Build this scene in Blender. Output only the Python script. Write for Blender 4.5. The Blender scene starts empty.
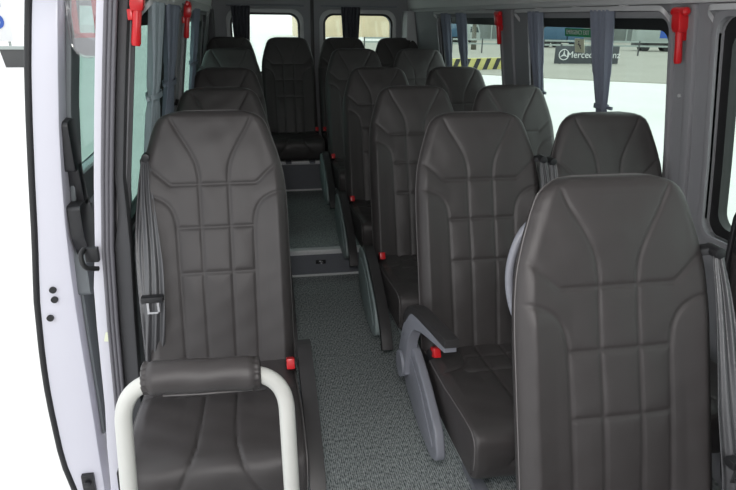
import bpy, bmesh, math, random
import numpy as np
from mathutils import Vector, Matrix
random.seed(7)
S = bpy.context.scene
C = S.collection

# ------------------------------------------------------------ camera, sky, lights, exposure
FPX, YAW, PITCH, ROLL, CAMH = 619.2, 10.476, 20.104, 0.625, 1.44
cam = bpy.data.objects.new('camera', bpy.data.cameras.new('camera'))
C.objects.link(cam)
S.camera = cam
cam.data.sensor_width = 36.0
cam.data.lens = FPX / 736 * 36.0
cam.data.clip_start = 0.02
cam.data.clip_end = 500
_y, _t, _r = map(math.radians, (YAW, PITCH, ROLL))
F = Vector((math.sin(_y) * math.cos(_t), math.cos(_y) * math.cos(_t), -math.sin(_t)))
R = Vector((math.cos(_y), -math.sin(_y), 0))
U = R.cross(F)
R, U = R * math.cos(_r) + U * math.sin(_r), U * math.cos(_r) - R * math.sin(_r)
cam.matrix_world = Matrix(((R.x, U.x, -F.x, 0), (R.y, U.y, -F.y, 0), (R.z, U.z, -F.z, CAMH), (0, 0, 0, 1)))

w = bpy.data.worlds.new('overcast_sky'); S.world = w; w.use_nodes = True
bg = w.node_tree.nodes['Background']
bg.inputs['Color'].default_value = (0.93, 0.97, 1.0, 1)
bg.inputs['Strength'].default_value = 1.45

flash = bpy.data.objects.new('camera_flash', bpy.data.lights.new('camera_flash', 'AREA'))
C.objects.link(flash)
flash.data.shape = 'RECTANGLE'; flash.data.size = 0.12; flash.data.size_y = 0.08
flash.data.energy = 10; flash.data.color = (1, 0.97, 0.95)
flash.location = (-0.02, -0.03, 1.56)
flash.rotation_euler = cam.matrix_world.to_euler()

S.view_settings.view_transform = 'Standard'
S.view_settings.look = 'None'
S.view_settings.exposure = 0.32
S.view_settings.gamma = 1.0
S.view_settings.use_curve_mapping = False

# ------------------------------------------------------------ materials
def srgb(r, g, b):
    f = lambda c: (c / 255 / 12.92) if c / 255 <= 0.04045 else ((c / 255 + 0.055) / 1.055) ** 2.4
    return (f(r), f(g), f(b), 1)

def mat(name, col, rough=0.5, metal=0.0, noise=None, bump=None, spec=0.5, col2=None):
    m = bpy.data.materials.new(name); m.use_nodes = True
    nt = m.node_tree; b = nt.nodes['Principled BSDF']
    b.inputs['Base Color'].default_value = col
    b.inputs['Roughness'].default_value = rough
    b.inputs['Metallic'].default_value = metal
    b.inputs['Specular IOR Level'].default_value = spec
    if noise or bump:
        tc = nt.nodes.new('ShaderNodeTexCoord')
    if noise:
        n = nt.nodes.new('ShaderNodeTexNoise'); n.inputs['Scale'].default_value = noise[0]
        n.inputs['Detail'].default_value = 3
        nt.links.new(tc.outputs['Object'], n.inputs['Vector'])
        mx = nt.nodes.new('ShaderNodeMix'); mx.data_type = 'RGBA'
        c2 = col2 or tuple(c * noise[1] for c in col[:3]) + (1,)
        mx.inputs['A'].default_value = col; mx.inputs['B'].default_value = c2
        nt.links.new(n.outputs['Fac'], mx.inputs['Factor'])
        nt.links.new(mx.outputs['Result'], b.inputs['Base Color'])
    if bump:
        n2 = nt.nodes.new('ShaderNodeTexNoise'); n2.inputs['Scale'].default_value = bump[0]
        nt.links.new(tc.outputs['Object'], n2.inputs['Vector'])
        bp = nt.nodes.new('ShaderNodeBump'); bp.inputs['Strength'].default_value = bump[1]
        bp.inputs['Distance'].default_value = 0.002
        nt.links.new(n2.outputs['Fac'], bp.inputs['Height'])
        nt.links.new(bp.outputs['Normal'], b.inputs['Normal'])
    return m

M = {}
M['leather'] = mat('charcoal_leather', (0.050, 0.0445, 0.0445, 1), 0.42, noise=(14, 0.88), bump=(900, 0.25), spec=0.42)
M['piping'] = mat('grey_seam_piping', (0.15, 0.14, 0.14, 1), 0.5, noise=(40, 0.8))
M['black'] = mat('black_plastic', (0.018, 0.018, 0.02, 1), 0.4, noise=(60, 0.8))
M['darkpad'] = mat('armrest_pad_plastic', (0.035, 0.033, 0.034, 1), 0.42, bump=(500, 0.2))
M['grey'] = mat('grey_seat_plastic', (0.20, 0.205, 0.235, 1), 0.45, bump=(400, 0.15))
M['coolgrey'] = mat('cool_grey_seat_plastic', (0.25, 0.30, 0.30, 1), 0.45, bump=(400, 0.15))
M['red'] = mat('red_plastic', (0.62, 0.015, 0.02, 1), 0.3, noise=(20, 0.9))
M['belt'] = mat('seatbelt_webbing', (0.075, 0.075, 0.08, 1), 0.27, bump=(350, 0.5), spec=0.7)
M['chrome'] = mat('chrome_metal', (0.6, 0.6, 0.62, 1), 0.22, metal=1.0, noise=(30, 0.9))
M['whitepaint'] = mat('white_body_paint', (0.64, 0.63, 0.69, 1), 0.25, noise=(2, 0.97))
M['rail'] = mat('ivory_painted_tube', (0.56, 0.56, 0.53, 1), 0.32, noise=(9, 0.95))
M['trim'] = mat('grey_wall_trim', (0.26, 0.26, 0.275, 1), 0.7, noise=(6, 0.9), bump=(600, 0.3))
M['darktrim'] = mat('dark_pillar_trim', (0.07, 0.07, 0.075, 1), 0.6, bump=(500, 0.3))
M['lighttrim'] = mat('light_grey_trim', (0.50, 0.50, 0.51, 1), 0.6, noise=(4, 0.92))
M['ceil'] = mat('roof_lining', (0.68, 0.68, 0.68, 1), 0.8, noise=(5, 0.93))
M['seal'] = mat('ribbed_rubber_seal', (0.13, 0.125, 0.14, 1), 0.5, bump=(250, 0.4))
M['rubber'] = mat('black_rubber', (0.012, 0.012, 0.013, 1), 0.5, noise=(30, 0.7))
M['alu'] = mat('brushed_aluminium', (0.88, 0.89, 0.90, 1), 0.45, metal=0.1, noise=(80, 0.85))
M['riser'] = mat('grey_step_vinyl', (0.19, 0.20, 0.225, 1), 0.6, noise=(120, 0.8))
M['curtain'] = mat('blue_grey_curtain_cloth', (0.27, 0.30, 0.37, 1), 0.85, noise=(60, 0.85))
M['darkcurtain'] = mat('dark_grey_curtain_cloth', (0.07, 0.07, 0.085, 1), 0.9, noise=(60, 0.85))
M['doorgrey'] = mat('door_inner_panel', (0.17, 0.185, 0.19, 1), 0.55, noise=(8, 0.9))
M['green'] = mat('green_sticker', (0.015, 0.30, 0.11, 1), 0.4, noise=(30, 0.9))
M['white'] = mat('white_print', (0.75, 0.75, 0.75, 1), 0.5, noise=(30, 0.95))
M['cream'] = mat('cream_sticker', (0.85, 0.88, 0.66, 1), 0.5, noise=(30, 0.9))
M['banner'] = mat('dark_banner', (0.07, 0.075, 0.085, 1), 0.6, noise=(3, 0.85))
M['yellow'] = mat('yellow_paint', (0.60, 0.55, 0.20, 1), 0.6, noise=(5, 0.8))
M['blacklane'] = mat('black_paint', (0.03, 0.03, 0.035, 1), 0.6, noise=(5, 0.8))
M['bluecab'] = mat('blue_truck_paint', (0.05, 0.12, 0.20, 1), 0.4, noise=(2, 0.8))
M['blue'] = mat('blue_sign_paint', (0.03, 0.10, 0.42, 1), 0.4, noise=(4, 0.9))
M['truckwhite'] = mat('white_truck_paint', (0.36, 0.40, 0.38, 1), 0.4, noise=(2, 0.85))
M['darkglass'] = mat('dark_vehicle_glass', (0.04, 0.06, 0.06, 1), 0.1, noise=(2, 0.8))
M['tyre'] = mat('tyre_rubber', (0.03, 0.03, 0.03, 1), 0.8, noise=(9, 0.8))
M['bark'] = mat('grey_bark', (0.16, 0.15, 0.12, 1), 0.9, noise=(9, 0.6))
M['warmwall'] = mat('warm_plaster', (0.80, 0.66, 0.46, 1), 0.9, noise=(0.7, 0.75))
M['shed'] = mat('corrugated_grey_steel', (0.19, 0.21, 0.20, 1), 0.6, noise=(1.2, 0.8))
M['asphalt'] = mat('dark_asphalt', (0.10, 0.10, 0.10, 1), 0.9, noise=(1, 0.7))

def translucent(m, amt):
    nt = m.node_tree; b = nt.nodes['Principled BSDF']; o = [n for n in nt.nodes if n.type == 'OUTPUT_MATERIAL'][0]
    t = nt.nodes.new('ShaderNodeBsdfTranslucent'); mx = nt.nodes.new('ShaderNodeMixShader'); mx.inputs['Fac'].default_value = amt
    t.inputs['Color'].default_value = b.inputs['Base Color'].default_value
    nt.links.new(b.outputs[0], mx.inputs[1]); nt.links.new(t.outputs[0], mx.inputs[2]); nt.links.new(mx.outputs[0], o.inputs['Surface'])
M['palecurtain'] = mat('pale_curtain_cloth', (0.45, 0.52, 0.56, 1), 0.85, noise=(60, 0.85))
for k_ in ('curtain', 'palecurtain'): translucent(M[k_], .35)

def glass(name, tint, gl=0.06):
    m = bpy.data.materials.new(name); m.use_nodes = True
    nt = m.node_tree; nt.nodes.clear()
    o = nt.nodes.new('ShaderNodeOutputMaterial'); mx = nt.nodes.new('ShaderNodeMixShader')
    t = nt.nodes.new('ShaderNodeBsdfTransparent'); g = nt.nodes.new('ShaderNodeBsdfGlossy')
    t.inputs['Color'].default_value = tint; g.inputs['Roughness'].default_value = 0.03
    mx.inputs['Fac'].default_value = gl
    nt.links.new(t.outputs[0], mx.inputs[1]); nt.links.new(g.outputs[0], mx.inputs[2])
    nt.links.new(mx.outputs[0], o.inputs['Surface'])
    return m
M['glass'] = glass('clear_window_glass', (0.86, 0.93, 0.89, 1), 0.05)
M['tint'] = glass('green_tinted_glass', (0.52, 0.64, 0.60, 1), 0.08)
M['clear'] = glass('clear_plastic_cover', (0.85, 0.85, 0.85, 1), 0.16)

def carpet_mat():
    m = bpy.data.materials.new('ribbed_grey_carpet'); m.use_nodes = True
    nt = m.node_tree; b = nt.nodes['Principled BSDF']
    b.inputs['Roughness'].default_value = 0.95; b.inputs['Specular IOR Level'].default_value = 0.1
    tc = nt.nodes.new('ShaderNodeTexCoord')
    mp = nt.nodes.new('ShaderNodeMapping'); mp.inputs['Scale'].default_value = (170, 70, 1)
    nt.links.new(tc.outputs['Object'], mp.inputs['Vector'])
    n = nt.nodes.new('ShaderNodeTexNoise'); n.inputs['Scale'].default_value = 1; n.inputs['Detail'].default_value = 4
    n.inputs['Roughness'].default_value = 0.7
    nt.links.new(mp.outputs['Vector'], n.inputs['Vector'])
    wv = nt.nodes.new('ShaderNodeTexWave'); wv.inputs['Scale'].default_value = 45; wv.inputs['Distortion'].default_value = 1.5
    wv.inputs['Detail Scale'].default_value = 8
    nt.links.new(tc.outputs['Object'], wv.inputs['Vector'])
    ad = nt.nodes.new('ShaderNodeMath'); ad.operation = 'MULTIPLY_ADD'
    nt.links.new(wv.outputs['Fac'], ad.inputs[0]); ad.inputs[1].default_value = 0.16
    nt.links.new(n.outputs['Fac'], ad.inputs[2])
    cr = nt.nodes.new('ShaderNodeValToRGB')
    cr.color_ramp.elements[0].position = 0.40; cr.color_ramp.elements[0].color = (0.06, 0.075, 0.077, 1)
    cr.color_ramp.elements[1].position = 0.76; cr.color_ramp.elements[1].color = (0.62, 0.66, 0.66, 1)
    nt.links.new(ad.outputs[0], cr.inputs['Fac']); nt.links.new(cr.outputs['Color'], b.inputs['Base Color'])
    bp = nt.nodes.new('ShaderNodeBump'); bp.inputs['Strength'].default_value = 0.5; bp.inputs['Distance'].default_value = 0.003
    nt.links.new(ad.outputs[0], bp.inputs['Height']); nt.links.new(bp.outputs['Normal'], b.inputs['Normal'])
    return m
M['carpet'] = carpet_mat()

def ground_mat():
    m = bpy.data.materials.new('pale_concrete_yard'); m.use_nodes = True
    nt = m.node_tree; b = nt.nodes['Principled BSDF']; b.inputs['Roughness'].default_value = 0.9
    tc = nt.nodes.new('ShaderNodeTexCoord')
    n = nt.nodes.new('ShaderNodeTexNoise'); n.inputs['Scale'].default_value = 0.35; n.inputs['Detail'].default_value = 6
    nt.links.new(tc.outputs['Object'], n.inputs['Vector'])
    mx = nt.nodes.new('ShaderNodeMix'); mx.data_type = 'RGBA'
    mx.inputs['A'].default_value = (0.86, 0.84, 0.82, 1); mx.inputs['B'].default_value = (0.70, 0.68, 0.66, 1)
    nt.links.new(n.outputs['Fac'], mx.inputs['Factor']); nt.links.new(mx.outputs['Result'], b.inputs['Base Color'])
    br = nt.nodes.new('ShaderNodeTexBrick'); br.inputs['Scale'].default_value = 0.25
    br.inputs['Color1'].default_value = (1, 1, 1, 1); br.inputs['Color2'].default_value = (1, 1, 1, 1)
    br.inputs['Mortar'].default_value = (0.93, 0.93, 0.93, 1); br.inputs['Mortar Size'].default_value = 0.004
    nt.links.new(tc.outputs['Object'], br.inputs['Vector'])
    m2 = nt.nodes.new('ShaderNodeMix'); m2.data_type = 'RGBA'; m2.blend_type = 'MULTIPLY'; m2.inputs['Factor'].default_value = 1
    nt.links.new(mx.outputs['Result'], m2.inputs['A']); nt.links.new(br.outputs['Color'], m2.inputs['B'])
    nt.links.new(m2.outputs['Result'], b.inputs['Base Color'])
    return m
M['ground'] = ground_mat()
M['sand'] = mat('dry_tan_ground', (0.42, 0.40, 0.35, 1), 0.95, noise=(0.5, 0.8))

# ------------------------------------------------------------ mesh helpers
class MB:
    def __init__(self): self.v = []; self.f = []
    def add(self, vs, fs):
        o = len(self.v); self.v += [tuple(v) for v in vs]; self.f += [[i + o for i in f] for f in fs]
        return self
    def box(self, lo, hi, rot=None, piv=None):
        x0, y0, z0 = lo; x1, y1, z1 = hi
        vs = [Vector(p) for p in [(x0,y0,z0),(x1,y0,z0),(x1,y1,z0),(x0,y1,z0),(x0,y0,z1),(x1,y0,z1),(x1,y1,z1),(x0,y1,z1)]]
        if rot is not None:
            pv = Vector(piv) if piv else Vector(((x0+x1)/2, (y0+y1)/2, (z0+z1)/2))
            vs = [rot @ (v - pv) + pv for v in vs]
        return self.add(vs, [(0,3,2,1),(4,5,6,7),(0,1,5,4),(1,2,6,5),(2,3,7,6),(3,0,4,7)])
    def tube(self, pts, r, n=12, cap=True):
        pts = [Vector(p) for p in pts]; rs = r if isinstance(r, (list, tuple)) else [r] * len(pts)
        o = len(self.v); up = None
        for i, p in enumerate(pts):
            t = (pts[min(i+1, len(pts)-1)] - pts[max(i-1, 0)]).normalized()
            if up is None:
                up = Vector((0, 0, 1)) if abs(t.z) < .9 else Vector((0, 1, 0))
            a = t.cross(up).normalized(); up = a.cross(t).normalized()
            for k in range(n):
                th = 2 * math.pi * k / n
                self.v.append(tuple(p + (a * math.cos(th) + up * math.sin(th)) * rs[i]))
        for i in range(len(pts) - 1):
            for k in range(n):
                self.f.append([o+i*n+k, o+i*n+(k+1) % n, o+(i+1)*n+(k+1) % n, o+(i+1)*n+k])
        if cap:
            self.f.append([o+k for k in range(n)][::-1]); self.f.append([o+(len(pts)-1)*n+k for k in range(n)])
        return self
    def prism(self, poly, axis, a0, a1):
        """polygon in the plane across `axis`, extruded from a0 to a1"""
        def P(u, v, a): return (a, u, v) if axis == 'x' else ((u, a, v) if axis == 'y' else (u, v, a))
        n = len(poly)
        vs = [P(u, v, a0) for u, v in poly] + [P(u, v, a1) for u, v in poly]
        return self.add(vs, [list(range(n))[::-1], list(range(n, 2*n))] + [[i, (i+1) % n, n+(i+1) % n, n+i] for i in range(n)])
    def sweep(self, pts, wv, tv):
        """rectangular bar along pts; wv, tv = half vectors (per point or one)"""
        n = len(pts); W = wv if isinstance(wv, list) else [wv]*n; T = tv if isinstance(tv, list) else [tv]*n
        vs = []
        for p, a, b in zip(pts, W, T):
            p = Vector(p); a = Vector(a); b = Vector(b)
            vs += [p-a-b, p+a-b, p+a+b, p-a+b]
        fs = [[0,1,2,3][::-1], [4*n-4, 4*n-3, 4*n-2, 4*n-1]]
        for i in range(n-1):
            for k in range(4):
                fs.append([4*i+k, 4*i+(k+1) % 4, 4*i+4+(k+1) % 4, 4*i+4+k])
        return self.add(vs, fs)
    def mesh(self, name, material, bevel=0, smooth=False, seg=2):
        me = bpy.data.meshes.new(name); me.from_pydata(self.v, [], self.f)
        bm = bmesh.new(); bm.from_mesh(me)
        bmesh.ops.remove_doubles(bm, verts=bm.verts, dist=1e-6)
        bmesh.ops.recalc_face_normals(bm, faces=bm.faces)
        if bevel:
            ed = [e for e in bm.edges if len(e.link_faces) == 2 and e.calc_face_angle(0) > 0.5]
            bmesh.ops.bevel(bm, geom=ed, offset=bevel, segments=seg, affect='EDGES', profile=0.6, clamp_overlap=True)
        bm.to_mesh(me); bm.free()
        for p in me.polygons: p.use_smooth = True
        if not smooth: me.set_sharp_from_angle(angle=math.radians(38))
        me.materials.append(M[material] if isinstance(material, str) else material)
        return me

def link(name, me, parent=None, loc=(0, 0, 0)):
    o = bpy.data.objects.new(name, me); C.objects.link(o)
    if parent is not None: o.parent = parent
    o.location = loc
    return o
def part(name, mb, material, parent=None, bevel=0, smooth=False, label=None, loc=(0,0,0)):
    o = link(name, mb.mesh(name, material, bevel, smooth), parent, loc)
    if label: o['label'] = label
    return o
def tag(o, label, cat, group=None, kind=None):
    if label: o['label'] = label
    if cat: o['category'] = cat
    if group: o['group'] = group
    if kind: o['kind'] = kind
    return o
def thing(name, label, cat, loc=(0, 0, 0), rz=0, group=None):
    o = bpy.data.objects.new(name, None); C.objects.link(o); o.location = loc; o.rotation_euler = (0, 0, rz)
    o.empty_display_size = 0.1
    return tag(o, label, cat, group)
def struct(name, mb, material, parent=None, bevel=0, smooth=False):
    o = part(name, mb, material, parent, bevel, smooth)
    if parent is None: o['kind'] = 'structure'
    return o
def smoothpath(pts, k=3):
    P = [Vector(p) for p in pts]
    for _ in range(k):
        Q = [P[0]]
        for a, b in zip(P[:-1], P[1:]): Q += [a*.75+b*.25, a*.25+b*.75]
        P = Q + [P[-1]]
    return P
def rpoly(pts, r, n=5):
    out = []; N = len(pts)
    for i in range(N):
        p = Vector(pts[i]); a = Vector(pts[i-1]); b = Vector(pts[(i+1) % N])
        d1 = (a-p); d2 = (b-p); rr = min(r, d1.length*.48, d2.length*.48)
        s = p+d1.normalized()*rr; e = p+d2.normalized()*rr
        for k in range(n+1):
            t = k/n; out.append(tuple(s*(1-t)**2+p*2*t*(1-t)+e*t*t))
    return out

# ------------------------------------------------------------ body shell profile
CX = 0.516                     # centre line of the bus
_pz = [-0.3, 0.0, 0.30, 0.55, 0.82, 1.02, 1.18, 1.33, 1.50, 1.60, 1.70, 1.78, 1.83, 1.85]
_px = [-.43, -.425, -.42, -.41, -.385, -.360, -.337, -.315, -.292, -.270, -.225, -.14, 0.0, 0.30]
def XL(z): return float(np.interp(z, _pz, _px))
def WX(s, z, off=0.0):          # inner face of the side wall; off>0 goes outward
    x = XL(z) - off
    return x if s < 0 else 2*CX - x
ROOFZ = 1.85

def wall_panel(s, ya, yb, za, zb, t_in=0.0, t_out=0.06, mb=None, ny=1):
    mb = mb or MB()
    zs = [za] + [z for z in _pz if za < z < zb] + [zb]
    k = len(zs)
    vs = []
    for off in (t_in, t_out):
        for y in (ya, yb):
            vs += [(WX(s, z, off), y, z) for z in zs]
    fs = []
    for i in range(k-1):
        fs += [[i, i+1, k+i+1, k+i], [2*k+i, 2*k+i+1, 3*k+i+1, 3*k+i], [i, i+1, 2*k+i+1, 2*k+i], [k+i, k+i+1, 3*k+i+1, 3*k+i]]
    fs += [[0, k, 3*k, 2*k], [k-1, 2*k-1, 4*k-1, 3*k-1]]
    mb.add(vs, fs); return mb

def rrect(y0, y1, z0, z1, r, n=6):
    P = []
    for cy, cz, a0 in ((y1-r, z1-r, 0), (y0+r, z1-r, 90), (y0+r, z0+r, 180), (y1-r, z0+r, 270)):
        for k in range(n+1):
            a = math.radians(a0+90*k/n); P.append((cy+r*math.cos(a), cz+r*math.sin(a)))
    # add points along long straight sides so the ring follows the curved wall
    out = []
    for i, p in enumerate(P):
        q = P[(i+1) % len(P)]; out.append(p)
        L = math.hypot(q[0]-p[0], q[1]-p[1])
        if L > .1:
            m = int(L/.08)
            out += [(p[0]+(q[0]-p[0])*j/m, p[1]+(q[1]-p[1])*j/m) for j in range(1, m)]
    return out
def ring(mb, place, y0, y1, z0, z1, r, wd, a, b):
    """frame ring between rounded rects (outer grown by wd, separately per side if tuple l,r,b,t), depth a..b"""
    if not isinstance(wd, tuple): wd = (wd,)*4
    P = rrect(y0, y1, z0, z1, r); n = len(P)
    cy, cz = (y0+y1)/2, (z0+z1)/2
    Q = []
    for y, z in P:
        ty = (y-y0)/(y1-y0); tz = (z-z0)/(z1-z0)
        Q.append((y - wd[0]*(1-ty) + wd[1]*ty, z - wd[2]*(1-tz) + wd[3]*tz))
    # snap outer ring to its own rounded rectangle
    vs = [place(y, z, d) for d in (a, b) for L in (P, Q) for y, z in L]
    fs = []
    for i in range(n):
        j = (i+1) % n
        fs += [[i, j, n+j, n+i], [2*n+i, 2*n+j, 3*n+j, 3*n+i], [i, j, 2*n+j, 2*n+i], [n+i, n+j, 3*n+j, 3*n+i]]
    mb.add(vs, fs); return mb
def pane(mb, place, y0, y1, z0, z1, d, t=.004, n=6):
    vs = []; 
    for dd in (d, d+t):
        for k in range(n+1):
            z = z0+(z1-z0)*k/n; vs += [place(y0, z, dd), place(y1, z, dd)]
    o = 2*(n+1); fs = []
    for k in range(n):
        fs += [[2*k, 2*k+1, 2*k+3, 2*k+2], [o+2*k, o+2*k+1, o+2*k+3, o+2*k+2]]
        fs += [[2*k, 2*k+2, o+2*k+2, o+2*k], [2*k+1, 2*k+3, o+2*k+3, o+2*k+1]]
    fs += [[0, 1, o+1, o], [2*n, 2*n+1, o+2*n+1, o+2*n]]
    mb.add(vs, fs); return mb

YF, YR = -1.50, 5.44            # front and rear end of the built cabin
# ------------------------------------------------------------ floor and platforms
fl = MB().box((-.46, YF, -.06), (1.49, YR, 0))
struct('floor', fl, 'carpet')
st = MB().box((-.42, 3.4, 0.0), (1.45, YR-.02, .165))
p1 = struct('floor_platform', st, 'carpet')
struct('riser_panel', MB().box((-.42, 3.394, .004), (1.45, 3.3995, .14)), 'riser', p1)
struct('nosing', MB().box((-.42, 3.375, .140), (1.45, 3.425, .1685)), 'alu', p1, bevel=.003)
struct('base_strip', MB().box((-.42, 3.386, .0), (1.45, 3.3945, .012)), 'alu', p1, bevel=.002)
latch = struct('recessed_latch', MB().box((.315, 3.388, .075), (.375, 3.396, .10)), 'black', p1, bevel=.004)
struct('latch_ring', MB().tube([(.345+.014*math.cos(a), 3.387, .087+.007*math.sin(a)) for a in np.linspace(0, 2*math.pi, 13)], .002, 6), 'chrome', latch)
p2 = struct('rear_platform', MB().box((-.42, 4.73, .165), (1.45, YR-.02, .40)), 'carpet')
struct('riser_panel', MB().box((-.42, 4.724, .169), (1.45, 4.7295, .38)), 'riser', p2)
struct('nosing', MB().box((-.42, 4.70, .378), (1.45, 4.76, .404)), 'alu', p2, bevel=.003)
struct('base_strip', MB().box((-.42, 4.716, .165), (1.45, 4.7245, .178)), 'alu', p2, bevel=.002)
# seat rails let into the aisle floor
for i, (x, lb) in enumerate(((.665, 'rail under the aisle-side legs'), (.83, 'rail nearer the windows'))):
    m = MB().box((x-.018, .3, 0), (x+.018, 3.37, .006)).box((x-.018, .3, .004), (x-.010, 3.37, .012)).box((x+.010, .3, .004), (x+.018, 3.37, .012))
    struct('trim_%d' % (i+1), m, 'alu', bevel=.0015)

# ------------------------------------------------------------ side walls
WIN = {  # name: (side, y0, y1, z0, z1) of the hole
    'window_1': (1, .10, 1.68, .80, 1.455),
    'window_2': (1, 1.90, 2.99, .80, 1.45),
    'window_3': (1, 3.36, 4.56, .80, 1.45),
    'window_4': (-1, 1.815, 2.74, .80, 1.45),
    'window_5': (-1, 3.32, 4.75, .80, 1.45),
}
def side_wall(s, ystart):
    mb = MB()
    ws = sorted([v[1:] for v in WIN.values() if v[0] == s])
    y = ystart
    for (a, b, z0, z1) in ws:
        if a > y: wall_panel(s, y, a, -.3, 1.50, mb=mb)
        wall_panel(s, a, b, -.3, z0, mb=mb); wall_panel(s, a, b, z1, 1.50, mb=mb)
        y = b
    wall_panel(s, y, YR, -.3, 1.50, mb=mb)
    return mb
wr = struct('wall_right', side_wall(1, YF), 'trim')
wl = struct('wall_left', side_wall(-1, 1.80), 'trim')
# pale upper wall and roof lining in one curved piece
rf = MB()
zs = [1.50, 1.54, 1.60, 1.65, 1.70, 1.74, 1.78, 1.83, 1.85]
prof = [(XL(z), z) for z in zs] + [(CX, 1.852)]
prof = prof + [(2*CX-x, z) for x, z in reversed(prof[:-1])]
def arch(mb, prof, ya, yb, th):
    n = len(prof); out = [(CX+(x-CX)*(1+th/.9), z+th*(0.2+.8*(z-1.5)/.35)) for x, z in prof]
    vs = [(x, ya, z) for x, z in prof]+[(x, yb, z) for x, z in prof]+[(x, ya, z) for x, z in out]+[(x, yb, z) for x, z in out]
    fs = []
    for i in range(n-1):
        fs += [[i, i+1, n+i+1, n+i], [2*n+i, 2*n+i+1, 3*n+i+1, 3*n+i], [i, i+1, 2*n+i+1, 2*n+i], [n+i, n+i+1, 3*n+i+1, 3*n+i]]
    fs += [[0, n, 3*n, 2*n], [n-1, 2*n-1, 4*n-1, 3*n-1]]
    mb.add(vs, fs)
arch(rf, prof, YF, YR, .05)
struct('ceiling', rf, 'ceil')
# slim ledge between the windows and the roof lining
for i, (s, a, b) in enumerate(((1, YF, 5.3), (-1, 1.80, 5.3))):
    m = MB(); m.sweep([(WX(s, 1.505, -.006), a, 1.505), (WX(s, 1.505, -.006), b, 1.505)], (.008, 0, 0), (0, 0, .012))
    struct('trim_%d' % (i+3), m, 'lighttrim', bevel=.003)
# raised ribs on the pillars
n = 5
for s, ys in ((1, (1.79, 3.20)), (-1, (2.92, 3.18))):
    for y in ys:
        m = MB()
        zz = np.linspace(.2, 1.49, 16)
        m.sweep([(WX(s, z, -.004), y, z) for z in zz], (0, .018, 0), (.009, 0, 0))
        struct('trim_%d' % n, m, 'trim', bevel=.004); n += 1

def build_window(name):
    s, y0, y1, z0, z1 = WIN[name]
    place = lambda y, z, d: (WX(s, z, d), y, z)
    root = bpy.data.objects.new(name, None); C.objects.link(root); root['kind'] = 'structure'
    q = .035 if s > 0 else .016
    g = MB(); ring(g, place, y0+q, y1-.035, z0+.03, z1-.038, .05, (q+.002, .037, .032, .040), .018, .05)
    part('black_surround', g, 'rubber', root)
    t = MB(); ring(t, place, y0+.0, y1-.0, z0+.0, z1-.0, .045, (.022 if s > 0 else .010, .022, .022, .022), -.010, .012)
    part('trim_ring', t, 'darktrim' if s < 0 else 'trim', root, bevel=.004)
    p = MB(); pane(p, place, y0+.01, y1-.01, z0+.01, z1-.01, .036)
    part('pane', p, 'tint' if s < 0 else 'glass', root)
    return root
for k in WIN: build_window(k)

# ------------------------------------------------------------ rear wall with two doors
RY = 5.40
RW = {'window_6': (-.15, .41, 1.00, 1.475), 'window_7': (.60, 1.185, 1.00, 1.475)}
mb = MB()
xs0, xs1 = -.44, 1.47
def rb(a, b, c, d): mb.box((a, RY, c), (b, RY+.05, d))
rb(xs0, xs1, -.1, 1.0); rb(xs0, xs1, 1.475, 1.88); rb(xs0, -.15, 1.0, 1.475); rb(.41, .60, 1.0, 1.475); rb(1.185, xs1, 1.0, 1.475)
struct('wall_rear', mb, 'trim')
i = 5
for nm, (x0, x1, z0, z1) in RW.items():
    place = lambda x, z, d: (x, RY+d, z)
    root = bpy.data.objects.new(nm, None); C.objects.link(root); root['kind'] = 'structure'
    t = MB(); ring(t, place, x0, x1, z0, z1, .085, .030, -.022, .03)
    part('window_frame', t, 'lighttrim', root, bevel=.006)
    t = MB(); ring(t, place, x0+.016, x1-.016, z0+.016, z1-.016, .075, .03, -.012, .035)
    part('rubber_seal', t, 'rubber', root)
    p = MB(); pane(p, place, x0+.01, x1-.01, z0+.01, z1-.01, .02)
    part('pane', p, 'glass', root)
# door gap and inner panels
struct('trim_9', MB().box((.498, RY-.012, .42), (.526, RY+.001, 1.60)), 'rubber', bevel=.003)
for k, (a, b) in enumerate(((-.24, .47), (.55, 1.26))):
    m = MB().box((a, RY-.018, .45), (b, RY+.001, .93))
    d = struct('door_%d' % (k+1), m, 'trim', bevel=.012)
    struct('door_handle', MB().box((.40 if k == 0 else .56, RY-.04, .80), (.46 if k == 0 else .62, RY-.017, .90)), 'black', d, bevel=.006)
m = MB().box((-.46, YF-.05, -.3), (1.49, YF, .75)).box((-.30, YF-.05, 1.55), (1.33, YF, 1.86)).box((-.46, YF-.05, .75), (-.36, YF, 1.86)).box((1.40, YF-.05, .75), (1.49, YF, 1.86))
struct('wall_front', m, 'trim')
m = MB(); wall_panel(-1, YF, -.45, -.3, .80, mb=m); wall_panel(-1, YF, -1.38, .8, 1.5, mb=m); wall_panel(-1, -.55, -.45, .8, 1.5, mb=m); wall_panel(-1, YF, -.45, 1.45, 1.5, mb=m)
struct('wall_front_left', m, 'trim')
# rear corner columns
for k, (xa, xb, s) in enumerate(((-.40, -.235, -1), (1.262, 1.43, 1))):
    m = MB()
    zz = np.linspace(.40, 1.50, 12)
    if s > 0: m.sweep([((WX(1, z)+1.262)/2, 5.30, z) for z in zz], [((WX(1, z)-1.262)/2, 0, 0) for z in zz], (0, .10, 0))
    else: m.sweep([((WX(-1, z)-.27)/2, 5.33, z) for z in zz], [((-.27-WX(-1, z))/2, 0, 0) for z in zz], (0, .07, 0))
    struct('trim_%d' % (10+k), m, 'darktrim' if s < 0 else 'lighttrim', bevel=.012)
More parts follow.
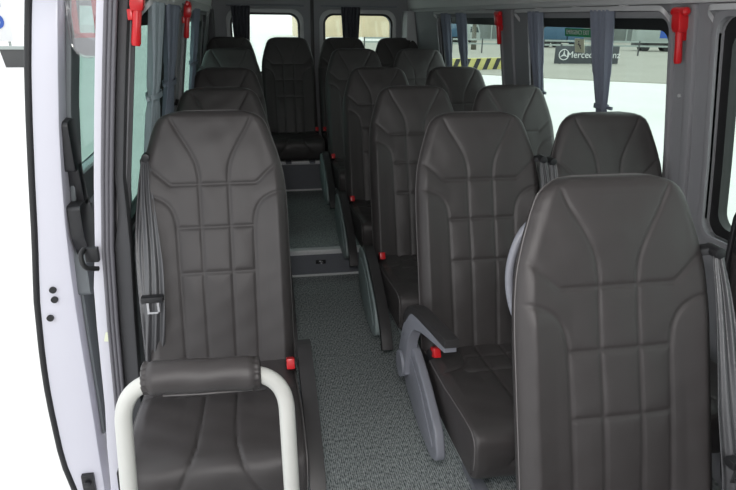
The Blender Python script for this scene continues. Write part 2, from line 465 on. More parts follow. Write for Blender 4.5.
# ------------------------------------------------------------ door opening on the left: jamb and seal
zz = [-.28, .0, .15, .3, .45, .58, .70, .82, .92, 1.02, 1.12, 1.22, 1.33, 1.46, 1.60]
def OX(z): return float(np.interp(z, [.05, .31, .56, .82, 1.02, 1.18, 1.33, 1.46, 1.6], [-.511, -.489, -.478, -.461, -.437, -.415, -.393, -.373, -.35]))
m = MB(); m.sweep([(OX(z)+(.011 if z > .8 else .006), 1.785, z) for z in zz], [(.012 if z > .8 else .018, 0, 0) for z in zz], (0, .035, 0))
struct('trim_12', m, 'whitepaint', bevel=.003)
m = MB(); m.sweep([(OX(z)+.036, 1.775, z) for z in zz], (.013, 0, 0), (0, .03, 0))
for k in (-1, 0, 1): m.tube([(OX(z)+.036+k*.011, 1.74, z) for z in zz], .0062, 8)
struct('trim_13', m, 'seal', bevel=.003)
m = MB(); m.sweep([(OX(z)+(.062 if z > .95 else .072), 1.79, z) for z in zz], [(.022 if z < .9 else .012, 0, 0) for z in zz], (0, .03, 0))
struct('trim_14', m, 'darktrim', bevel=.008)
m = MB().box((-.52, .1, -.30), (-.46, 1.85, -.02)); m.box((-.52, .1, -.06), (-.40, 1.85, -.001))
struct('trim_15', m, 'whitepaint', bevel=.006)
# outer white body side behind the opening
m = MB()
for (a, b, z0, z1) in ((1.80, YR, -.35, .78), (1.80, YR, 1.47, 1.56), (1.80, 1.85, .78, 1.47), (2.74, 3.32, .78, 1.47), (4.75, YR, .78, 1.47)):
    wall_panel(-1, a, b, z0, z1, .061, .075, mb=m)
struct('trim_16', m, 'whitepaint')

# ------------------------------------------------------------ sliding door leaf, slid back outside the body
door = thing('sliding_door', 'white sliding door leaf standing open outside the left doorway, black seal on its edge', 'door')
DO = lambda z: float(np.interp(z, [-.3, -.12, 0, .25, .40, .61, .80, .99, 1.19, 1.32, 1.48, 1.6], [-.66, -.685, -.705, -.71, -.705, -.689, -.663, -.641, -.616, -.597, -.569, -.54]))
DI = lambda z: float(np.interp(z, [-.3, 0, .2, .40, .61, .80, .99, 1.19, 1.32, 1.48, 1.6], [-.588, -.588, -.585, -.585, -.583, -.577, -.562, -.542, -.522, -.500, -.48]))
def dsec(mb, ya, yb, za, zb, o0=0., o1=0., k=14, fi=DI, fo=DO):
    zz = np.linspace(za, zb, k)
    mb.sweep([((fi(z)+fo(z))/2+(o1+o0)/2, (ya+yb)/2, z) for z in zz], [((fi(z)-fo(z))/2+(o1-o0)/2, 0, 0) for z in zz], (0, (yb-ya)/2, 0))
    return mb
m = MB(); dsec(m, 1.9, 2.05, -.28, 1.56); dsec(m, 2.05, 2.95, -.28, .92); dsec(m, 2.05, 2.95, 1.47, 1.56, k=4); dsec(m, 2.88, 2.95, .92, 1.47)
part('door_body', m, 'whitepaint', door, bevel=.008)
m = MB(); m.tube([(DO(z)-.004, 1.905, z) for z in np.linspace(-.27, 1.55, 24)], .011, 10)
part('edge_seal', m, 'rubber', door, smooth=True)
m = MB(); 
dsec(m, 1.97, 2.07, .90, 1.50, fi=lambda z: DI(z)+.016, fo=lambda z: DI(z)+.001)
dsec(m, 1.99, 2.92, .86, .96, fi=lambda z: DI(z)+.016, fo=lambda z: DI(z)+.001, k=4)
part('window_surround', m, 'doorgrey', door, bevel=.004)
m = MB(); dsec(m, 2.05, 2.88, .92, 1.47, fi=lambda z: DI(z)-.03, fo=lambda z: DI(z)-.036)
part('door_pane', m, 'tint', door)
m = MB(); dsec(m, 1.96, 2.90, .05, .74, fi=lambda z: DI(z)+.012, fo=lambda z: DI(z)+.0005)
part('inner_panel', m, 'doorgrey', door, bevel=.006)
m = MB().prism(rpoly([(2.05, 1.13), (2.13, 1.15), (2.18, 1.04), (2.15, .98), (2.20, .90), (2.20, .76), (2.10, .70), (1.99, .79), (2.02, .86), (2.04, 1.0)], .02), 'x', -.562, -.515)
m2 = MB()
for pts in ([(1.92, 1.15), (2.0, 1.16), (2.03, 1.06), (2.01, 1.00), (1.93, 1.00)], [(1.915, .90), (2.04, .90), (2.06, .80), (1.96, .72), (1.915, .80)], [(1.96, 1.02), (2.01, 1.02), (2.03, .88), (1.98, .88)]):
    m2.prism(rpoly(pts, .015), 'x', -.570, -.53)
part('inner_handle', m2, 'black', door, bevel=.004)
m = MB().prism(rpoly([(1.95, .73), (2.12, .86), (2.14, .72), (1.98, .58), (1.94, .60)], .015), 'x', -.585, -.545)
part('handle_escutcheon', m, 'doorgrey', door, bevel=.004)
for (x, z) in ((-.640, .640), (-.640, .607), (-.662, .545)):
    m = MB().tube([(x, 1.902, z), (x, 1.893, z)], .0105, 16)
    part('rubber_plug', m, 'rubber', door)
m = MB().box((-.655, 1.885, -.16), (-.615, 1.905, -.06)).tube([(-.635, 1.885, -.09), (-.635, 1.87, -.09)], .012, 12)
part('latch', m, 'black', door, bevel=.004)
# door curtain
def curtain_mb(path, z0, z1, depth=.012, folds=5, tie=None, nz=40, nx=80, tiew=.35, skew=0., nrm=None, bot=.8):
    """path(z)->(p0,p1) ends at height z; folds ripple along normal"""
    mb = MB(); vs = []
    for i in range(nz+1):
        z = z1+(z0-z1)*i/nz
        a, b = path(z); a = Vector(a); b = Vector(b)
        if tie is not None:
            if z >= tie: wv = tiew+(1-tiew)*((z-tie)/(z1-tie))**.7
            else: wv = tiew+(bot-tiew)*min(1, (tie-z)/.25)**.7
        else: wv = 1
        c = (a+b)/2+(a-b)*skew*(1-wv); d = (b-a)/2*wv
        L = (b-a).length
        nn = Vector(nrm) if nrm else Vector((b-a).cross(Vector((0, 0, 1)))).normalized()
        for j in range(nx+1):
            t = j/nx; ph = t*folds*2*math.pi
            amp = depth*(1.0 if wv > .7 else .8)
            off = amp*math.sin(ph+.4*math.sin(i*.12))+amp*.3*math.sin(2.3*ph+i*.05)
            vs.append(c+d*(2*t-1)+nn*off)
    fs = [[i*(nx+1)+j, i*(nx+1)+j+1, (i+1)*(nx+1)+j+1, (i+1)*(nx+1)+j] for i in range(nz) for j in range(nx)]
    mb.add(vs, fs); return mb
def solidify(o, t=.0015):
    md = o.modifiers.new('cloth_thickness', 'SOLIDIFY'); md.thickness = t; return o
m = curtain_mb(lambda z: ((DI(z)+.03, 2.25, z), (DI(z)+.03, 2.55, z)), .86, 1.47, folds=4, tie=1.1, tiew=.5)
o = part('door_curtain', m, 'curtain', door, smooth=True); solidify(o)
# plastic cover with red frame on the door glass
t = thing('emergency_hammer_box', 'clear plastic cover over a red frame on the open sliding door, top left', 'emergency hammer', (-.455, 1.98, 1.325))
m = MB()
for a, b in (((-.035, -.005, .055), (-.020, .01, .20)), ((.022, -.005, .055), (.037, .01, .20)), ((-.035, -.005, .05), (.037, .01, .068)), ((-.035, -.005, .19), (.037, .01, .205))): m.box(a, b)
part('frame', m, 'red', t, bevel=.003)
m = MB().prism(rpoly([(-.045, .20), (.045, .20), (.045, .02), (.02, .0), (-.02, .0), (-.045, .03)], .02), 'y', -.03, -.014)
part('cover', m, 'clear', t, bevel=.004)
m = MB().prism(rpoly([(-.040, .055), (.042, .055), (.040, .02), (.02, .006), (-.02, .006), (-.040, .03)], .014), 'y', -.012, .02)
part('backplate', m, 'grey', t, bevel=.003)
# striker on the white jamb
t = thing('door_striker', 'black latch striker on the white door jamb beside the seal', 'latch', (-.463, 1.735, .80))
m = MB().box((-.022, -.008, -.012), (.014, .01, .03)); part('striker_plate', m, 'black', t, bevel=.003)
m = MB().tube(smoothpath([(-.02, -.01, .03), (-.028, -.03, .02), (-.02, -.035, -.02), (.01, -.01, -.03)], 2), .007, 8)
part('striker_loop', m, 'rubber', t, smooth=True)
t = tag(part('door_buffer', MB().prism(rpoly([(-.018, -.02), (.018, -.015), (.012, .05), (-.016, .055)], .008), 'y', -.02, .02), 'rubber', bevel=.003, loc=(-.47, 1.725, .03)), 'black rubber buffer low on the door jamb beside the white rail foot', 'buffer')
t = tag(part('warning_tag', MB().prism(rpoly([(-.014, -.014), (.010, -.016), (.004, .014), (-.006, .016)], .003), 'y', -.0015, .0015), 'cream', loc=(-.458, 1.741, .545)), 'small cream tag on the white door jamb, right of the door plugs', 'tag')
m = MB()

# ------------------------------------------------------------ curtains, rails
def side_curtain(s, y0, y1, z0, tie, label, skew=0, tiew=.4, mtl='curtain', folds=5, bot=.6):
    m = curtain_mb(lambda z: ((WX(s, z, -.030), y0, z), (WX(s, z, -.030), y1, z)), z0, 1.478, depth=.011, folds=folds, tie=tie, skew=skew, tiew=tiew, bot=bot)
    r = thing('window_curtain', label, 'curtain', (0, 0, 0), 0, 'curtains at the bus windows')
    o = part('cloth', m, mtl, r, smooth=True); solidify(o)
    yc = (y0+y1)/2+(y0-y1)*skew*(1-tiew); hw = (y1-y0)/2*tiew+.012
    x = WX(s, tie, -.030)
    P = [(x+.020*math.cos(a), yc+hw*math.sin(a), tie) for a in np.linspace(0, 2*math.pi, 25)]
    m = MB(); m.sweep(P, (0.0015, 0, 0), (0, 0, .008)); m.box((min(x, x-s*.0)-.004, yc-hw-.035, tie-.006), (x+.004, yc-hw, tie+.006))
    part('tieback', m, mtl, r)
    return r
side_curtain(1, 2.20, 2.345, .95, 1.125, 'blue-grey curtain tied back in the middle of the large right window', 0, .42)
side_curtain(1, 2.79, 2.92, .95, 1.12, 'blue-grey curtain at the left edge of the large right window', 0.2, .42)
side_curtain(1, 3.86, 4.01, .95, 1.10, 'right-hand curtain of the two at the second right window', 0, .42)
side_curtain(1, 4.18, 4.34, .95, 1.10, 'curtain at the far left edge of the second right window', .0, .4)
side_curtain(-1, 1.93, 2.20, .85, 1.21, 'pale curtain at the front part of the left window, beside the red hammer', 0, .62, bot=.9, mtl='palecurtain')
side_curtain(-1, 2.27, 2.68, .85, 1.21, 'blue-grey curtain at the back part of the left window beside the pillar', 0, .5, bot=.8)
side_curtain(-1, 3.37, 3.75, .85, 1.21, 'curtain at the far left window just behind the second red hammer', 0, .6)
def rear_curtain(x0, x1, label):
    m = curtain_mb(lambda z: ((x0, RY-.045, z), (x1, RY-.045, z)), .95, 1.525, depth=.014, folds=5, tie=1.08, tiew=.6)
    r = thing('window_curtain', label, 'curtain', (0, 0, 0), 0, 'curtains at the bus windows')
    o = part('cloth', m, 'darkcurtain', r, smooth=True); solidify(o)
    m = MB().box((x0+.02, RY-.064, 1.07), (x1-.02, RY-.060, 1.09)); part('tieback', m, 'darkcurtain', r)
rear_curtain(-.135, .015, 'dark grey curtain in the left rear door window')
rear_curtain(.745, .905, 'dark grey curtain in the right rear door window')
def rail_thing(s, y0, y1, label):
    r = thing('curtain_rail', label, 'curtain rail', (0, 0, 0), 0, 'curtain rails above the bus windows')
    x = WX(s, 1.482, -.032)
    m = MB(); m.sweep(smoothpath([(WX(s, 1.45, .0), y0, 1.440), (x, y0, 1.476), (x, y0+.04, 1.482), (x, y1-.04, 1.482), (x, y1, 1.476), (WX(s, 1.45, .0), y1, 1.440)], 2), (.002*s, .002, 0), (0, 0, .008))
    part('track', m, 'lighttrim', r)
    for y in (y0+.25, (y0+y1)/2, y1-.25):
        part('bracket', MB().box((min(x, x+s*.04), y-.008, 1.484), (max(x, x+s*.04), y+.008, 1.494)), 'lighttrim', r)
rail_thing(1, 1.90, 3.10, 'pale curtain rail above the large right window')
rail_thing(1, 3.34, 4.55, 'pale curtain rail above the second right window')
rail_thing(1, .20, 1.70, 'pale curtain rail above the front right window at the picture edge')
rail_thing(-1, 1.90, 2.78, 'curtain rail above the left window beside the front red hammer')
rail_thing(-1, 3.30, 4.75, 'curtain rail above the far left window')
for x0, x1, nm in ((-.17, .44, 'left'), (.58, 1.21, 'right')):
    r = thing('curtain_rail', 'thin rail across the top of the %s rear door window' % nm, 'curtain rail', (0, 0, 0), 0, 'curtain rails above the bus windows')
    part('track', MB().tube([(x0, RY-.045, 1.53), (x1, RY-.045, 1.53)], .006, 8), 'grey', r)
    for x in (x0+.01, x1-.01): part('bracket', MB().box((x-.006, RY-.045, 1.524), (x+.006, RY, 1.536)), 'grey', r)

# ------------------------------------------------------------ emergency hammers
def hammer(s, y, z0, h, label):
    x = WX(s, z0+h/2, -.017 if s > 0 else -.012)
    r = thing('emergency_hammer', label, 'emergency hammer', (x, y, z0), 0, 'red emergency hammers on the pillars')
    k = h/.17; lean = (XL(z0+h)-XL(z0))*(-1 if s > 0 else 1)
    L = lambda z: lean*z/h
    m = MB(); m.tube([(L(z), 0, z) for z in (0, .008*k, .06*k, .10*k)], [.010, .0125, .011, .012], 14)
    part('handle', m, 'red', r)
    m = MB(); m.sweep([(L(z), 0, z) for z in (.095*k, .11*k, .14*k, .155*k)], [(.014, 0, 0), (.017, 0, 0), (.017, 0, 0), (.015, 0, 0)], [(0, .015, 0), (0, .019, 0), (0, .019, 0), (0, .016, 0)])
    part('holder', m, 'red', r, bevel=.004)
    m = MB(); m.tube([(L(.157*k), -.038, .157*k), (L(.157*k), -.03, .157*k), (L(.157*k), .03, .157*k), (L(.157*k), .038, .157*k)], [.006, .013, .013, .006], 12)
    part('hammer_head', m, 'red', r)
    m = MB().box((min(0, s*.012), -.006, .07*k), (max(0, s*.012), .006, .10*k)); part('wall_clip', m, 'red', r, bevel=.002)
hammer(1, 1.82, 1.317, .165, 'red hammer on the right-hand pillar beside the large window')
hammer(1, 3.32, 1.317, .165, 'red hammer on the pillar between the two right windows')
hammer(-1, 1.745, 1.368, .15, 'red hammer at the front edge of the left window')
hammer(-1, 3.14, 1.345, .16, 'red hammer on the left pillar deeper in the bus')
for (y, z, lb) in ((1.84, 1.215, 'upper of the two screw heads on the right pillar below the hammer'), (1.80, .995, 'lower of the two screw heads on the right pillar, beside the window')):
    tag(part('screw', MB().tube([(WX(1, z, .002), y, z), (WX(1, z, -.005), y, z)], .006, 12), 'lighttrim'), lb, 'screw')
tag(part('coat_hook', MB().tube([(WX(-1, 1.08, .002), 2.86, 1.08), (WX(-1, 1.08, -.02), 2.86, 1.08), (WX(-1, 1.08, -.028), 2.86, 1.10)], .008, 10), 'black'), 'small black hook on the left wall pillar above the second left seat', 'hook')

# ------------------------------------------------------------ seats
def seam_field(X, H, lines):
    D = np.full(X.shape, 1.0)
    for ln in lines:
        for (x0, h0), (x1, h1) in zip(ln[:-1], ln[1:]):
            dx, dh = x1-x0, h1-h0; L2 = dx*dx+dh*dh
            t = np.clip(((X-x0)*dx+(H-h0)*dh)/L2, 0, 1)
            D = np.minimum(D, np.hypot(X-(x0+t*dx), H-(h0+t*dh)))
    return D
def sm(pts): return [tuple(p)[:2] for p in smoothpath([(a, b, 0) for a, b in pts], 3)]
def mir(L): return L + [[(-x, h) for x, h in l] for l in L]

BL = .765                        # length of the backrest along its lean
LEAN = math.atan2(.228, .72)
BZ = .438
def backrest_meshes():
    lines = mir([sm([(.118, .745), (.100, .705), (.070, .655), (.048, .61), (.042, .57), (.042, .545)]),
                 [(.043, .545), (.042, .42), (.040, .0)],
                 sm([(.118, .545), (.125, .545), (.165, .585), (.215, .620)]),
                 sm([(.215, .520), (.175, .515), (.135, .495), (.113, .455), (.110, .39)]),
                 [(.110, .40), (.106, 0)]])
    lines += [[(-.118, .545), (.118, .545)], [(-.110, .418), (.110, .418)], [(-.108, .285), (.108, .285)]]
    hp = [0, .10, .20, .45, .52, .58, .64, .70, .72, .735, .748, .758, .765]
    wp = [.212, .213, .213, .213, .211, .205, .190, .170, .162, .153, .138, .118, .095]
    hs = np.concatenate([np.arange(0, .70, .0045), np.linspace(.70, BL, 26)])
    wd = np.interp(hs, hp, wp)
    k = np.ones(9)/9
    wds = np.convolve(np.pad(wd, 4, mode='edge'), k, 'valid')
    wd = np.where(hs < .70, wds, wd)
    e = .030
    s0 = np.linspace(-1, 1, 101)
    th = np.interp(hs, [0, .45, .6, .74, BL], [.125, .115, .10, .08, .07])   # thickness
    top = np.clip((hs-(BL-.028))/.028, 0, 1)
    cave = .5*(1-np.sqrt(np.clip(1-top**2, 0, 1)))                           # top rounding share
    Xf = wd[:, None]*s0[None, :]; Hf = np.repeat(hs[:, None], len(s0), 1)
    D = seam_field(Xf, Hf, lines)
    edge = np.clip((np.abs(Xf)-(wd[:, None]-e))/e, 0, 1)
    dep = e*.8*(1-np.sqrt(np.clip(1-edge**2, 0, 1)))
    dep += cave[:, None]*th[:, None]
    fade = np.clip((wd[:, None]-np.abs(Xf))/.03, 0, 1)*np.clip((BL-Hf)/.04, 0, 1)
    puff = .0032*(1-np.exp(-D/.014))*fade
    groove = .0032*np.exp(-(D/.0034)**2)*fade
    bol = .013*np.clip((np.abs(Xf)-.10)/.08, 0, 1)**1.3*np.clip((.60-Hf)/.12, 0, 1)*fade
    bulge = -.010*np.exp(-((Hf-.25)/.15)**2)*np.clip(1-(np.abs(Xf)/.14)**2, 0, 1)
    headb = .006*np.exp(-((Hf-.65)/.06)**2)*np.clip(1-(np.abs(Xf)/.15)**2, 0, 1)
    rng = np.random.RandomState(3)
    wr_ = sum(a*np.sin(Xf*fx+Hf*fh+p) for a, fx, fh, p in [(.0003, 60, 35, 1), (.0003, -45, 80, 2), (.0002, 110, 25, .5)])*fade
    dep = dep - puff + groove - bol + bulge - headb + wr_
    nb = 13; r_ = .028
    vs = []; n = len(s0)
    for i, h in enumerate(hs):
        T = th[i]; w_ = wd[i]; c = cave[i]*T
        for j in range(n): vs.append((Xf[i, j], dep[i, j], h))
        # side then back
        back = []
        rr = min(r_, w_*.3)
        y0 = dep[i, -1]; y1 = T-c
        sh = min(.038, w_*.25)
        ringp = [(w_-sh*.15, y0+(y1-y0)*.25), (w_-sh*.5, y0+(y1-y0)*.5)]
        yb = y1
        for a in (0, 30, 60, 90):
            ringp.append((w_-sh-rr*.8*(1-math.cos(math.radians(a))), max(y0, yb-(yb-y0)*.45*(1-math.sin(math.radians(a))))))
        for x, y in ringp: vs.append((x, y, h))
        for x, y in reversed(ringp): vs.append((-x, y, h))
    per = n+12
    fs = []
    for i in range(len(hs)-1):
        for j in range(per):
            a = i*per+j; b = i*per+(j+1) % per
            fs.append([a, b, b+per, a+per])
    fs.append([j for j in range(per)][::-1]); fs.append([(len(hs)-1)*per+j for j in range(per)])
    rot = Matrix.Rotation(-LEAN, 3, 'X')
    tr = lambda p: tuple(rot @ Vector(p)+Vector((0, 0, BZ)))
    mb = MB(); mb.add([tr(v) for v in vs], fs)
    # piping along the front edge
    pl = []
    for i in range(0, len(hs), 3): pl.append((-wd[i]*.992, dep[i, 0]-.001-.35*e*.8*.3, hs[i]))
    j = len(hs)-1
    left = pl; right = [(-x, y, h) for x, y, h in reversed(pl)]
    tm = [(x, dep[j, 50]+.004, BL+.001) for x in np.linspace(-.07, .07, 7)]
    pp = MB(); pp.tube([tr(p) for p in left+tm+right], .0018, 6)
    return mb.mesh('backrest', 'leather', smooth=True), pp.mesh('piping', 'piping', smooth=True)

def cushion_meshes():
    # profile path (y,z) from back to front, round the nose and down
    key = [(.06, .440), (-.10, .444), (-.30, .462), (-.41, .470), (-.465, .467), (-.488, .438), (-.488, .38), (-.478, .335), (-.455, .322)]
    P = [Vector((a, b, 0)) for a, b in key]
    P = smoothpath(P, 4)
    # resample
    d = [0]
    for a, b in zip(P[:-1], P[1:]): d.append(d[-1]+(b-a).length)
    tot = d[-1]; N = 130
    ts = np.linspace(0, tot, N)
    py = np.interp(ts, d, [p.x for p in P]); pz = np.interp(ts, d, [p.y for p in P])
    ty = np.gradient(py, ts); tz = np.gradient(pz, ts)
    ny, nz = tz, -ty                                 # outward normal
    lines = mir([sm([(.042, 0), (.043, .42), (.050, .50), (.070, .56), (.11, .62)]),
                 sm([(.10, .0), (.10, .10), (.108, .17), (.14, .21), (.22, .235)])])
    lines += [[(-.102, .13), (.102, .13)], sm([(-.12, .225), (0, .215), (.12, .225)])]
    s0 = np.linspace(-1, 1, 91)
    W = np.interp(ts, [0, .3, tot], [.205, .212, .206])
    X = W[:, None]*s0[None, :]; T = np.repeat(ts[:, None], len(s0), 1)
    D = seam_field(X, T, lines)
    fade = np.clip((W[:, None]-np.abs(X))/.03, 0, 1)
    e = .013
    edge = np.clip((np.abs(X)-(W[:, None]-e))/e, 0, 1)
    off = -e*.8*(1-np.sqrt(np.clip(1-edge**2, 0, 1)))
    off += .0035*(1-np.exp(-D/.014))*fade-.0035*np.exp(-(D/.0035)**2)*fade
    off += .010*np.clip((np.abs(X)-.09)/.1, 0, 1)*fade*np.clip((.42-T)/.1, 0, 1)
    off += sum(a*np.sin(X*fx+T*fh+p) for a, fx, fh, p in [(.0008, 50, 35, 1), (.0006, -35, 70, 2)])*fade
    vs = []; n = len(s0)
    for i in range(N):
        for j in range(n):
            vs.append((X[i, j], py[i]+ny[i]*off[i, j], pz[i]+nz[i]*off[i, j]))
        qy = max(py[i], -.44) if pz[i] > .36 or py[i] > -.44 else -.44
        vs.append((W[i]-.006, max(py[i], -.452), .322)); vs.append((-W[i]+.006, max(py[i], -.452), .322))
    per = n+2; fs = []
    for i in range(N-1):
        for j in range(per):
            a = i*per+j; b = i*per+(j+1) % per
            fs.append([a, b, b+per, a+per])
    fs.append(list(range(per))); fs.append([(N-1)*per+j for j in range(per)])
    mb = MB(); mb.add(vs, fs)
    pps = []
    for j, sg in ((0, -1), (n-1, 1)):
        pp = MB(); pps.append(pp)
        pp.tube([(X[i, j]*.995, py[i]+ny[i]*(off[i, j]+.004), pz[i]+nz[i]*(off[i, j]+.004)) for i in range(8, N-8, 3)], .0018, 6)
    me = mb.mesh('cushion', 'leather', smooth=True)
    me.set_sharp_from_angle(angle=math.radians(60))
    return me, [q.mesh('piping', 'piping', smooth=True) for q in pps]

CACHE = {}
def cached(key, fn):
    if key not in CACHE: CACHE[key] = fn()
    return CACHE[key]

def shield_mesh(s):      # s: side (+1 right, -1 left)
    poly = rpoly([(.080, .455), (.095, .34), (.05, .285), (-.12, .245), (-.27, .240), (-.330, .275), (-.29, .355), (-.14, .425), (-.02, .465)], .03, 6)
    m = MB().prism(poly, 'x', s*.226, s*.254)
    return m.mesh('side_shield', 'grey', bevel=.007, seg=3)
def shield_wide(s):
    poly = rpoly([(.085, .470), (.105, .34), (.06, .26), (-.12, .20), (-.27, .195), (-.335, .235), (-.30, .33), (-.14, .42), (-.02, .475)], .03, 6)
    return MB().prism(poly, 'x', s*.236, s*.268).mesh('side_shield', 'coolgrey', bevel=.007, seg=3)
def inset_wide(s):
    poly = rpoly([(.05, .43), (.065, .335), (-.11, .235), (-.25, .225), (-.29, .26), (-.14, .385), (0, .435)], .03, 6)
    return MB().prism(poly, 'x', s*.2675, s*.271).mesh('cover_plate', 'coolgrey', bevel=.003)
def shield_inset(s):
    poly = rpoly([(.045, .42), (.05, .335), (-.11, .272), (-.25, .265), (-.29, .29), (-.14, .385), (0, .43)], .03, 6)
    return MB().prism(poly, 'x', s*.2535, s*.2565).mesh('cover_plate', 'grey', bevel=.003)
def arm_down(s):
    pts = smoothpath([(s*.239, .03, .475), (s*.239, -.02, .478), (s*.239, -.12, .445), (s*.239, -.27, .375), (s*.239, -.385, .285), (s*.239, -.425, .215)], 3)
    n = len(pts); T = []
    for i in range(n):
        d = (pts[min(i+1, n-1)]-pts[max(i-1, 0)]).normalized(); T.append(Vector((0, d.z, -d.y))*.017)
    return MB().sweep(pts, (.021, 0, 0), T).mesh('armrest_pad', 'darkpad', bevel=.006, seg=3)
def arm_down_bracket(s):
    pts = smoothpath([(s*.240, .05, .46), (s*.240, .0, .455), (s*.238, -.10, .43), (s*.236, -.20, .385)], 3)
    return MB().sweep(pts, (.008, 0, 0), (0, .010, .016)).mesh('armrest', 'grey', bevel=.004)
def arm_flat(s):
    pts = smoothpath([(s*.255, .045, .375), (s*.255, .03, .44), (s*.255, .005, .515), (s*.248, -.035, .570), (s*.240, -.10, .588), (s*.230, -.19, .598), (s*.220, -.285, .608)], 3)
    n = len(pts); T = []
    for i in range(n):
        t = i/(n-1); d = (pts[min(i+1, n-1)]-pts[max(i-1, 0)]).normalized()
        T.append(Vector((0, d.z, -d.y))*(.044*(1-t)**1.5+.011))
    m = MB().sweep(pts, (.017, 0, 0), T)
    m.tube([(s*.240, .045, .375), (s*.280, .045, .375)], .044, 24)
    return m.mesh('armrest', 'grey', bevel=.006, seg=3)
def arm_flat_pad(s):
    pts = smoothpath([(s*.254, .028, .545), (s*.250, -.015, .603), (s*.243, -.07, .615), (s*.232, -.17, .620), (s*.220, -.295, .628)], 3)
    n = len(pts); T = []
    for i in range(n):
        d = (pts[min(i+1, n-1)]-pts[max(i-1, 0)]).normalized(); T.append(Vector((0, d.z, -d.y))*.012)
    return MB().sweep(pts, (.020, 0, 0), T).mesh('armrest_pad', 'darkpad', bevel=.006, seg=3)
def arm_up(s):
    pts = smoothpath([(s*.09, .17, .62), (s*.11, .20, .72), (s*.166, .232, .84), (s*.190, .25, .91), (s*.192, .258, .985), (s*.166, .265, 1.055), (s*.10, .28, 1.085)], 3)
    return MB().tube(pts, .0085, 12).mesh('armrest', 'grey', smooth=True)
def buckle_mesh(s):
    return MB().sweep([(s*.200, -.03, .42), (s*.196, -.055, .462), (s*.194, -.065, .478)], (.012, 0, 0), (0, .018, .0)).mesh('belt_buckle', 'black', bevel=.004)
def button_mesh(s):
    return MB().box((s*.194-.0115, -.095, .462), (s*.194+.0115, -.058, .492), Matrix.Rotation(math.radians(-20), 3, 'X')).mesh('release_button', 'red', bevel=.003)
def pleated(path, hw0, hw1, s, tw, ph, folds, amp):
    n = len(path); K = 28; vs = []
    for i, p in enumerate(path):
        t = i/(n-1); hw = hw0+(hw1-hw0)*min(1, t*2.5); an = tw*math.sin(t*5+ph)
        wv = Vector((math.cos(an)*s, -math.sin(an)*.8, 0)); nv = Vector((math.sin(an)*s, math.cos(an), .15))
        for k in range(K+1):
            u = 2*k/K-1
            a = amp*(.4+.6*min(1, t*4))*math.sin(u*folds*math.pi+1.3*math.sin(t*7+ph)) + amp*.5*math.sin(u*folds*1.9+t*9)
            vs.append(p+wv*hw*u+nv*a)
    m = len(vs); vs += [v+Vector((0, .0012, 0)) for v in vs]; fs = []
    for i in range(n-1):
        for k in range(K):
            a = i*(K+1)+k
            fs += [[a, a+1, a+K+2, a+K+1], [m+a, m+a+1, m+a+K+2, m+a+K+1]]
    for i in range(n-1):
        for k in (0, K):
            a = i*(K+1)+k; fs.append([a, a+K+1, m+a+K+1, m+a])
    return MB().add(vs, fs)
def belt_mesh(s):
    A = smoothpath([(s*.208, .160, 1.01), (s*.212, .122, .93), (s*.206, .070, .82), (s*.200, .020, .70), (s*.202, -.028, .57), (s*.222, -.01, .44), (s*.232, .03, .30), (s*.232, .05, .18)], 3)
    B = smoothpath([(s*.216, .165, 1.01), (s*.230, .135, .90), (s*.236, .085, .78), (s*.236, .035, .66), (s*.232, .0, .56), (s*.234, .01, .42), (s*.230, .04, .20)], 3)
    m = pleated(A, .009, .027, s, .35, 0, 2.6, .0042); m2 = pleated(B, .007, .020, s, .6, 2, 2, .004)
    return m.mesh('seatbelt', 'belt', smooth=True), m2.mesh('lap_strap', 'belt', smooth=True)
def guide_mesh(s):
    m = MB().sweep([(s*.170, .235, .985), (s*.195, .195, 1.010), (s*.210, .175, 1.020), (s*.228, .175, 1.0)], (0, .014, 0), (0, 0, .008))
    m.tube([(s*.210, .155, 1.015), (s*.210, .195, 1.015)], .012, 14)
    return m.mesh('belt_guide', 'black', bevel=.003)
def guidebolt_mesh(s):
    return MB().tube([(s*.210, .150, 1.015), (s*.210, .156, 1.015)], .007, 12).mesh('guide_bolt', 'chrome')
def tongue_mesh(s):
    m = MB().box((s*.205-.030, -.030, .640), (s*.205+.030, -.004, .657))
    m2 = MB().sweep([(s*.205+dx, -.020, z) for dx, z in ((-.014, .642), (-.014, .606), (.014, .606), (.014, .642))], (.003, 0, .003), (0, .0015, 0))
    return m.mesh('belt_tongue', 'black', bevel=.003), m2.mesh('tongue_loop', 'chrome')
def leg_mesh(x, h):
    m = MB().prism(rpoly([(-.33, .325), (.0, .325), (-.03, .24), (-.05, .0+h), (-.36, h), (-.36, h+.015), (-.12, h+.03), (-.12, .20), (-.33, .29)], .01), 'x', x-.020, x+.020)
    return m.mesh('leg', 'grey', bevel=.003)
def rearpanel_mesh():
    rot = Matrix.Rotation(-LEAN, 3, 'X')
    m = MB().prism(rpoly([(-.17, .02), (.17, .02), (.175, .45), (.14, .68), (-.14, .68), (-.175, .45)], .04), 'y', .116, .128)
    m.v = [tuple(rot @ Vector((x, y - (.018 if z > .5 else 0), z))+Vector((0, 0, BZ))) for x, y, z in m.v]
    return m.mesh('back_shell', 'black', bevel=.003)

